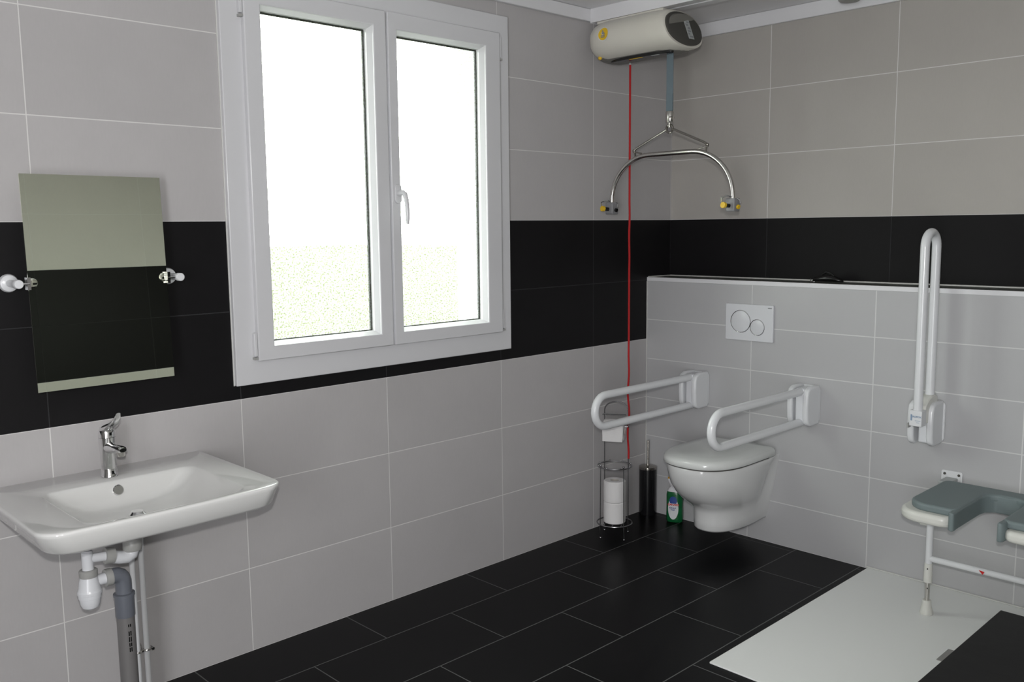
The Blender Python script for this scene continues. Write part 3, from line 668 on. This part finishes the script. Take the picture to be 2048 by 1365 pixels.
# ------------------------------------------------------------------ paper stand
FC = Vector((-.6275, -.145, 0)); f1, f2, f3, f4 = (-.706, -.124), (-.656, -.226), (-.605, -.064), (-.549, -.164)
t = thing('toilet_paper_stand', (FC.x, FC.y, 0), 'chrome wire toilet paper stand with four feet beside the window wall', 'paper holder')
def circ(z, r=.079, n=32): return [(FC.x+r*math.cos(2*PI*k/n), FC.y+r*math.sin(2*PI*k/n), z) for k in range(n)]
for z, r_ in ((.345, .080), (.068, .083)):
    bm = bmesh.new(); tube(bm, circ(z, r_), .0032, 8, closed=True); emit('ring', bm, m_wire, t)
for p in (f1, f2):
    d = (Vector((*p, 0))-FC).normalized()
    bm = bmesh.new(); tube(bm, [(p[0], p[1], .004), (FC.x+d.x*.083, FC.y+d.y*.083, .06), (FC.x+d.x*.080, FC.y+d.y*.080, .35)], .0024, 8); ball(bm, (p[0], p[1], .0055), .0052, 6); ball(bm, (FC.x+d.x*.080, FC.y+d.y*.080, .355), .0055, 6); emit('leg', bm, m_wire, t)
h3, h4 = (f3[0], f3[1]), (f4[0], f4[1])
for p in (f3, f4):
    bm = bmesh.new(); tube(bm, [(p[0], p[1], .004), (p[0], p[1], .60)], .0026, 8); ball(bm, (p[0], p[1], .0055), .0052, 6); emit('rear_leg', bm, m_wire, t)
bm = bmesh.new(); a_, b_ = Vector((*f3, .60)), Vector((*f4, .60)); mid = (a_+b_)/2; hv = (b_-a_)/2
tube(bm, [mid-hv*math.cos(PI*k/16)+Vector((0, 0, .042*math.sin(PI*k/16))) for k in range(17)], .0032, 8); ball(bm, b_, .0055, 6); emit('top_arch', bm, m_wire, t)
bm = bmesh.new()
tube(bm, [mid*1+Vector((0, 0, -.600+.06))-hv*1.0*math.cos(0), (f3[0], f3[1], .09)], .001, 6) if False else None
for k in range(8):
    a = 2*PI*k/8+.2; b2 = bmesh.new(); ball(b2, (FC.x+.080*math.cos(a), FC.y+.080*math.sin(a), .349), .0048, 5); emit('ring_bead', b2, m_wire, t)
bm.free()
bm = bmesh.new(); 
for k in range(3):
    o_ = (-.04, 0, .04)[k]; dd = hv.normalized(); pr = Vector((-dd.y, dd.x, 0))
    c0 = FC+dd*o_; L_ = math.sqrt(.083**2-o_**2); tube(bm, [c0-pr*L_+Vector((0, 0, .066)), c0+pr*L_+Vector((0, 0, .066))], .0024, 6)
emit('base_grid', bm, m_wire, t)
# roll arm
dd = hv.normalized(); pr = Vector((-dd.y, dd.x, 0));
if pr.dot(CAM-FC) < 0: pr = -pr
ZR = .533
A_ = Vector((f3[0], f3[1], ZR+.045)); Bq = Vector((f4[0], f4[1], ZR+.03)); ro_c = (A_+Bq)/2+pr*.055; ro_c.z = ZR
bm = bmesh.new(); tube(bm, [Bq, Bq+pr*.030+Vector((0, 0, -.01)), ro_c+dd*.068, ro_c+dd*.06, ro_c-dd*.060], .0028, 8); ball(bm, Bq, .0048, 6); emit('roll_arm', bm, m_wire, t)
bm = bmesh.new(); tube(bm, [A_+Vector((0, 0, 0)), A_+pr*.045+Vector((0, 0, .008)), ro_c-dd*.05+Vector((0, 0, .058)), ro_c+dd*.055+Vector((0, 0, .058))], .0028, 8); emit('cover_arm', bm, m_wire, t)
def roll(name, base, axis, label, r=.052, h=.098, group=None):
    ax = Vector(axis).normalized(); t = thing(name, base, label, 'toilet roll', group)
    bm = bmesh.new(); prof = [(.021, 0), (r-.004, 0), (r, .004), (r+.0006, h*.5), (r, h-.004), (r-.004, h), (.021, h), (.021, 0)]
    ref = Vector((1, 0, 0)) if abs(ax.x) < .9 else Vector((0, 1, 0)); a = (ref-ax*ref.dot(ax)).normalized(); c = ax.cross(a)
    n = 32; R_ = [[Vector(base)+ax*hh+(a*math.cos(2*PI*k/n)+c*math.sin(2*PI*k/n))*rr_ for k in range(n)] for rr_, hh in prof]
    loft(bm, R_, False, False); emit('paper', bm, m_paper, t)
    bm = bmesh.new(); R_ = [[Vector(base)+ax*hh+(a*math.cos(2*PI*k/n)+c*math.sin(2*PI*k/n))*rr_ for k in range(n)] for rr_, hh in ((.0207, .001), (.0207, h-.001), (.0195, h-.001), (.0195, .001), (.0207, .001))]
    loft(bm, R_, False, False); emit('cardboard_core', bm, simple_core, t)
    return t
simple_core = simple('cardboard', (.45, .42, .39), .9)
roll('toilet_roll', (FC.x, FC.y, .070), (0, 0, 1), 'white toilet roll inside the wire stand, lower of the two stacked', h=.102)
roll('toilet_roll', (FC.x, FC.y, .1725), (0, 0, 1), 'white toilet roll inside the wire stand, upper of the two stacked', h=.102)
rr_b = ro_c-dd*.050+Vector((0, 0, -.0165))
rt = roll('toilet_roll', rr_b, dd, 'white toilet roll in use on the upper arm of the wire stand', r=.050)
bm = bmesh.new()
q0 = rr_b+pr*.0508; 
loft(bm, [[q0+Vector((0, 0, z))+dd*s+pr*o for s, o in ((0.002, 0), (.096, 0), (.096, .0012), (.002, .0012))] for z in (.012, -.02, -.046)]); emit('loose_sheet', bm, m_paper, rt, smooth=False)

# toilet brush
t = thing('toilet_brush', (-.2455, -.050, 0), 'black cylindrical toilet brush holder with steel lid and handle in the corner', 'toilet brush')
bm = bmesh.new(); lathe(bm, (-.2455, -.050, 0), [(0, .0005), (.044, .0005), (.0445, .003), (.0445, .238), (0, .238)], seg=32); emit('holder', bm, m_black_metal, t)
bm = bmesh.new(); lathe(bm, (-.2455, -.050, .238), [(0, 0), (.0455, 0), (.046, .004), (.045, .012), (.03, .016), (.012, .018), (0, .018)], seg=32); emit('lid', bm, m_steel_dark, t)
bm = bmesh.new(); lathe(bm, (-.2455, -.050, .255), [(0, 0), (.009, 0), (.0065, .012), (.0062, .125), (.005, .130), (0, .130)], seg=14); emit('handle', bm, m_steel_dark, t)

# cleaner bottle
BY, BX = -.226, -.255
t = thing('toilet_cleaner_bottle', (BX, BY, 0), 'green toilet cleaner bottle with white oval label standing half behind the toilet', 'bottle')
nv = Vector((CAM.x-BX, CAM.y-BY, 0)).normalized(); nv = Matrix.Rotation(-.15, 4, 'Z') @ nv; sv = Vector((-nv.y, nv.x, 0))
if sv.dot(Rt) < 0: sv = -sv
def bring(z, hw, hd, off=0, n=32, e=2.5):
    o = []
    for k in range(n):
        a = 2*PI*k/n; c, s = math.cos(a), math.sin(a)
        o.append(Vector((BX, BY, z))+sv*(off+hw*math.copysign(abs(c)**(2/e), c))+nv*(hd*math.copysign(abs(s)**(2/e), s)))
    return o
bm = bmesh.new(); loft(bm, [bring(.0005, .036, .022), bring(.006, .040, .026), bring(.02, .042, .028), (bring(.08, .0405, .027)), bring(.14, .041, .027), bring(.160, .037, .025), bring(.170, .026, .021), bring(.176, .018, .018)]); bo = emit('bottle_body', bm, m_green, t, sharp=60)
bm = bmesh.new(); loft(bm, [bring(.158, .0385, .0262), bring(.172, .030, .023), bring(.182, .020, .019), bring(.184, .018, .017)]); emit('shoulder', bm, m_cap, t)
bm = bmesh.new(); loft(bm, [bring(.183, .018, .016, -.005), bring(.196, .0165, .016, -.012), bring(.208, .016, .015, -.019), bring(.220, .014, .012, -.024)]); emit('neck_cap', bm, m_cap, t)
bm = bmesh.new(); loft(bm, [bring(.2185, .013, .011, -.024), bring(.226, .012, .010, -.023), bring(.234, .008, .006, -.018), bring(.238, .002, .002, -.013)]); emit('cap_tip', bm, m_orange, t)
def bfront(s, z, off): 
    hw, hd = .041, .0275; d = hd*max(0, 1-abs(s/hw)**2.5)**(1/2.5); return Vector((BX, BY, z))+sv*s+nv*(d+off)
def badge(name, sc, zc, rs, rz, mat, off, par, n=28, z_lo=None):
    bm = bmesh.new(); 
    def rg_(o): return [bfront(sc+rs*math.cos(2*PI*k/n), max(zc+rz*math.sin(2*PI*k/n), z_lo) if z_lo else zc+rz*math.sin(2*PI*k/n), o) for k in range(n)]
    inner = [bfront(sc+.5*rs*math.cos(2*PI*k/n), max(zc+.5*rz*math.sin(2*PI*k/n), z_lo) if z_lo else zc+.5*rz*math.sin(2*PI*k/n), off) for k in range(n)]
    loft(bm, [rg_(off-.001), rg_(off), inner], cap0=False, cap1=True); return emit(name, bm, mat, par, smooth=False)
lab = badge('label_oval', -.004, .074, .026, .056, m_label, .0006, t)
badge('label_crest', -.004, .114, .019, .022, m_blue, .0013, lab, z_lo=.100)
text('brand_text', 'CANARD', .0132, m_redprint, lab, bfront(-.003, .094, .0020), sv, (0, 0, 1), .0008)
text('product_text', 'Gel Javel', .0092, m_blue, lab, bfront(-.006, .078, .0020), sv, (0, 0, 1), .0006)
text('product_line', 'Total', .0092, m_blue, lab, bfront(-.006, .068, .0020), sv, (0, 0, 1), .0006)

# ------------------------------------------------------------------ shower tray, drain, bench
t = thing('shower_tray', (-.8, -1.79, 0), 'large flush white shower tray set in the black tiled floor', 'shower tray')
bm = bmesh.new(); prism(bm, rrect(-1.400, XB-.0005, -2.3995, -1.192, .004, 2), .0003, .005); emit('tray', bm, m_tray, t, bevel=.001)
bm = bmesh.new(); box(bm, (XB-.008, -2.399, .0052), (XB-.0008, -1.186, .011)); emit('sealant_joint', bm, m_seal, t, bevel=.002)
t = thing('drain_cover', (-.8, -1.79, .005), 'square steel drain cover in shower tray, cut by the slate bench edge', 'drain cover')
bm = bmesh.new(); prism(bm, rrect(-.853, -.745, -1.838, -1.727, .003, 2), .0053, .0075); dc = emit('cover_plate', bm, m_steel, t)
bm = bmesh.new()
for k in range(3):
    for j in range(3):
        tube(bm, [(-.835+k*.031+.006, -1.750-j*.03, .0079), (-.835+k*.031-.004, -1.756-j*.03, .0079), (-.835+k*.031+.004, -1.765-j*.03, .0079)], .0022, 5)
emit('slot', bm, m_black, dc)
t = B('slate_bench', m_slate, None, (-2.70, -2.5395, .0055), (-1.372, -2.072, .45), bevel=.002); tag(t, 'black slate slab with straight edges at the bottom right corner, over shower tray', 'bench')

# ------------------------------------------------------------------ shower seat
YC, HW = -1.775, .277
t = thing('shower_stool', (XB, YC, 0), 'wall-mounted horseshoe shower seat with blue-grey cushion on white legs', 'shower seat')
def half_outline(x_back, x_front, hw, ow, xo, rf, rb, ro):
    """half horseshoe, y offset >=0 away from centre; from centre back round to centre of the opening"""
    o = [(x_back, 0)]
    o += [(x_back-rb+rb*math.sin(a)*1.0+0, hw-rb+rb*(1-math.cos(a)) if False else hw-rb+rb*math.sin(PI/2-a) if False else 0) for a in ()]
    for k in range(7): a = PI/2*k/6; o.append((x_back-rb+rb*math.cos(a), hw-rb+rb*math.sin(a)))
    for k in range(9): a = PI/2*k/8; o.append((x_front+rf-rf*math.sin(a), hw-rf+rf*math.cos(a)))
    for k in range(7): a = PI/2*k/6; o.append((x_front+ro-ro*math.cos(a), ow+ro-ro*math.sin(a)))
    for k in range(7): a = PI/2*k/6; o.append((xo-.06+.06*math.sin(a), ow-.06+.06*math.cos(a)))
    return o
def horseshoe(*a):
    h = half_outline(*a); return [(x, YC+y) for x, y in h]+[(x, YC-y) for x, y in reversed(h[1:])]
bm = bmesh.new(); prism(bm, horseshoe(-.285, -.698, HW, .086, -.345, .085, .03, .035), .412, .451); sh = emit('seat_shell', bm, m_shell, t, bevel=.014, seg=4)
bm = bmesh.new(); prism(bm, horseshoe(-.292, -.668, HW-.028, .072, -.372, .075, .03, .03), .450, .478); cu_ = emit('cushion', bm, m_cushion, t, bevel=.009, seg=4)
# cushion lip wrapping the opening
outer = [(-.42, .092), (-.66, .092), (-.692, .089), (-.701, .082), (-.700, .070), (-.685, .068), (-.66, .070), (-.44, .070), (-.40, .064), (-.375, .040)]
hl = [(-.345, .050), (-.355, .072), (-.385, .088)] + outer
bm = bmesh.new(); prism(bm, [(x, YC+y) for x, y in hl]+[(x, YC-y) for x, y in reversed(hl)], .408, .474); emit('cushion_lip', bm, m_cushion, cu_, bevel=.0095, seg=5)
for s in (-1, 1):
    yb = YC+s*.258
    bm = bmesh.new(); prism(bm, rrect(yb-.040, yb+.040, .405, .492, .008), XB-.0005, XB-.006, axis=0); br = emit('wall_bracket', bm, m_white, t, bevel=.001)
    for q in (-.027, .027):
        bm = bmesh.new(); lathe(bm, (XB-.0055, yb+q, .478), [(0, 0), (.0055, 0), (.005, .003), (0, .0035)], axis=(-1, 0, 0), seg=12); emit('screw', bm, m_dark, br)
    bm = bmesh.new(); box(bm, (XB-.088, yb-.024, .440), (XB-.004, yb+.022, .466)); emit('bracket_arm', bm, m_labelgrey, br, bevel=.004)
    yl = YC+s*.220
    bm = bmesh.new(); lathe(bm, (-.50, yl, .20), [(0, 0), (.0125, 0), (.0125, .214), (0, .214)]); lg = emit('leg', bm, m_white, t)
    bm = bmesh.new(); lathe(bm, (-.50, yl, .130), [(0, 0), (.015, 0), (.0155, .01), (.0155, .035), (.0145, .045), (.0145, .073), (0, .074)]); emit('collar', bm, m_shell, lg)
    bm = bmesh.new(); lathe(bm, (-.50, yl, .056), [(0, 0), (.0092, 0), (.0092, .076), (0, .076)], seg=16); emit('inner_tube', bm, m_steel, lg)
    for px_, pz_ in ((-.5085, .108), (-.515, .185)):
        bm = bmesh.new(); ball(bm, (px_, yl-.003, pz_), .0025, 5); emit('pin_hole', bm, m_black, lg)
    bm = bmesh.new(); lathe(bm, (-.50, yl, .0055), [(0, 0), (.0235, 0), (.0245, .004), (.0225, .012), (.0165, .036), (.0155, .054), (0, .055)]); emit('foot', bm, m_shell, lg)
    if s > 0:
        bm = bmesh.new(); tube(bm, [(-.50, yl+.010, .352), (-.50, yl+.036, .352)], .0078, 10); emit('hinge_stub', bm, m_shell, lg)
bm = bmesh.new(); tube(bm, [(-.50, YC+.225, .222), (-.50, YC-.225, .222)], .0115, 14); cb = emit('crossbar', bm, m_white, t)
bm = bmesh.new(); 
pp_ = [(-.5118, YC+.040, .228), (-.5122, YC+.020, .226), (-.5118, YC+.026, .214)]
a = [bm.verts.new(p) for p in pp_]; c = [bm.verts.new((p[0]-.0012, p[1], p[2])) for p in pp_]; bm.faces.new(a); bm.faces.new(c)
for k in range(3): bm.faces.new((a[k], a[(k+1) % 3], c[(k+1) % 3], c[k]))
emit('red_mark', bm, m_redmark, cb, smooth=False)

# ------------------------------------------------------------------ small items
t = thing('black_clip', (-.10, -.905, ZT), 'small glossy black clip with wire end lying on ledge behind folded grab bar', 'clip')
bm = bmesh.new(); 
loft(bm, [[(-.10+.020*r_*math.cos(2*PI*k/16), y, ZT+.002+.003+h*(.5+.5*math.sin(2*PI*k/16))) for k in range(16)] for y, r_, h in ((-.848, .3, .006), (-.858, .8, .018), (-.885, 1, .024), (-.915, 1.1, .032), (-.950, 1, .026), (-.978, .8, .014), (-.990, .2, .006))]); emit('clip_body', bm, m_black, t)
bm = bmesh.new(); tube(bm, [(-.10, -.885, ZT+.024), (-.10, -.895, ZT+.038), (-.10, -.910, ZT+.047), (-.10, -.930, ZT+.043), (-.10, -.95, ZT+.026)], .005, 8); emit('clip_loop', bm, m_black, t)
bm = bmesh.new(); tube(bm, [(-.115, -.846, ZT+.016), (-.13, -.852, ZT+.006), (-.135, -.862, ZT+.005), (-.135, -.875, ZT+.005)], .0022, 8); emit('clip_wire', bm, m_chrome, t)

t = thing('ceiling_spotlight', (-.13, -.985, ZC), 'small round ceiling spotlight cut by the top edge of the photo', 'ceiling light')
bm = bmesh.new(); lathe(bm, (-.135, -.992, ZC-.0003), [(0, 0), (.045, 0), (.045, -.052), (.038, -.058), (0, -.058)], seg=32); emit('housing', bm, m_nut, t)
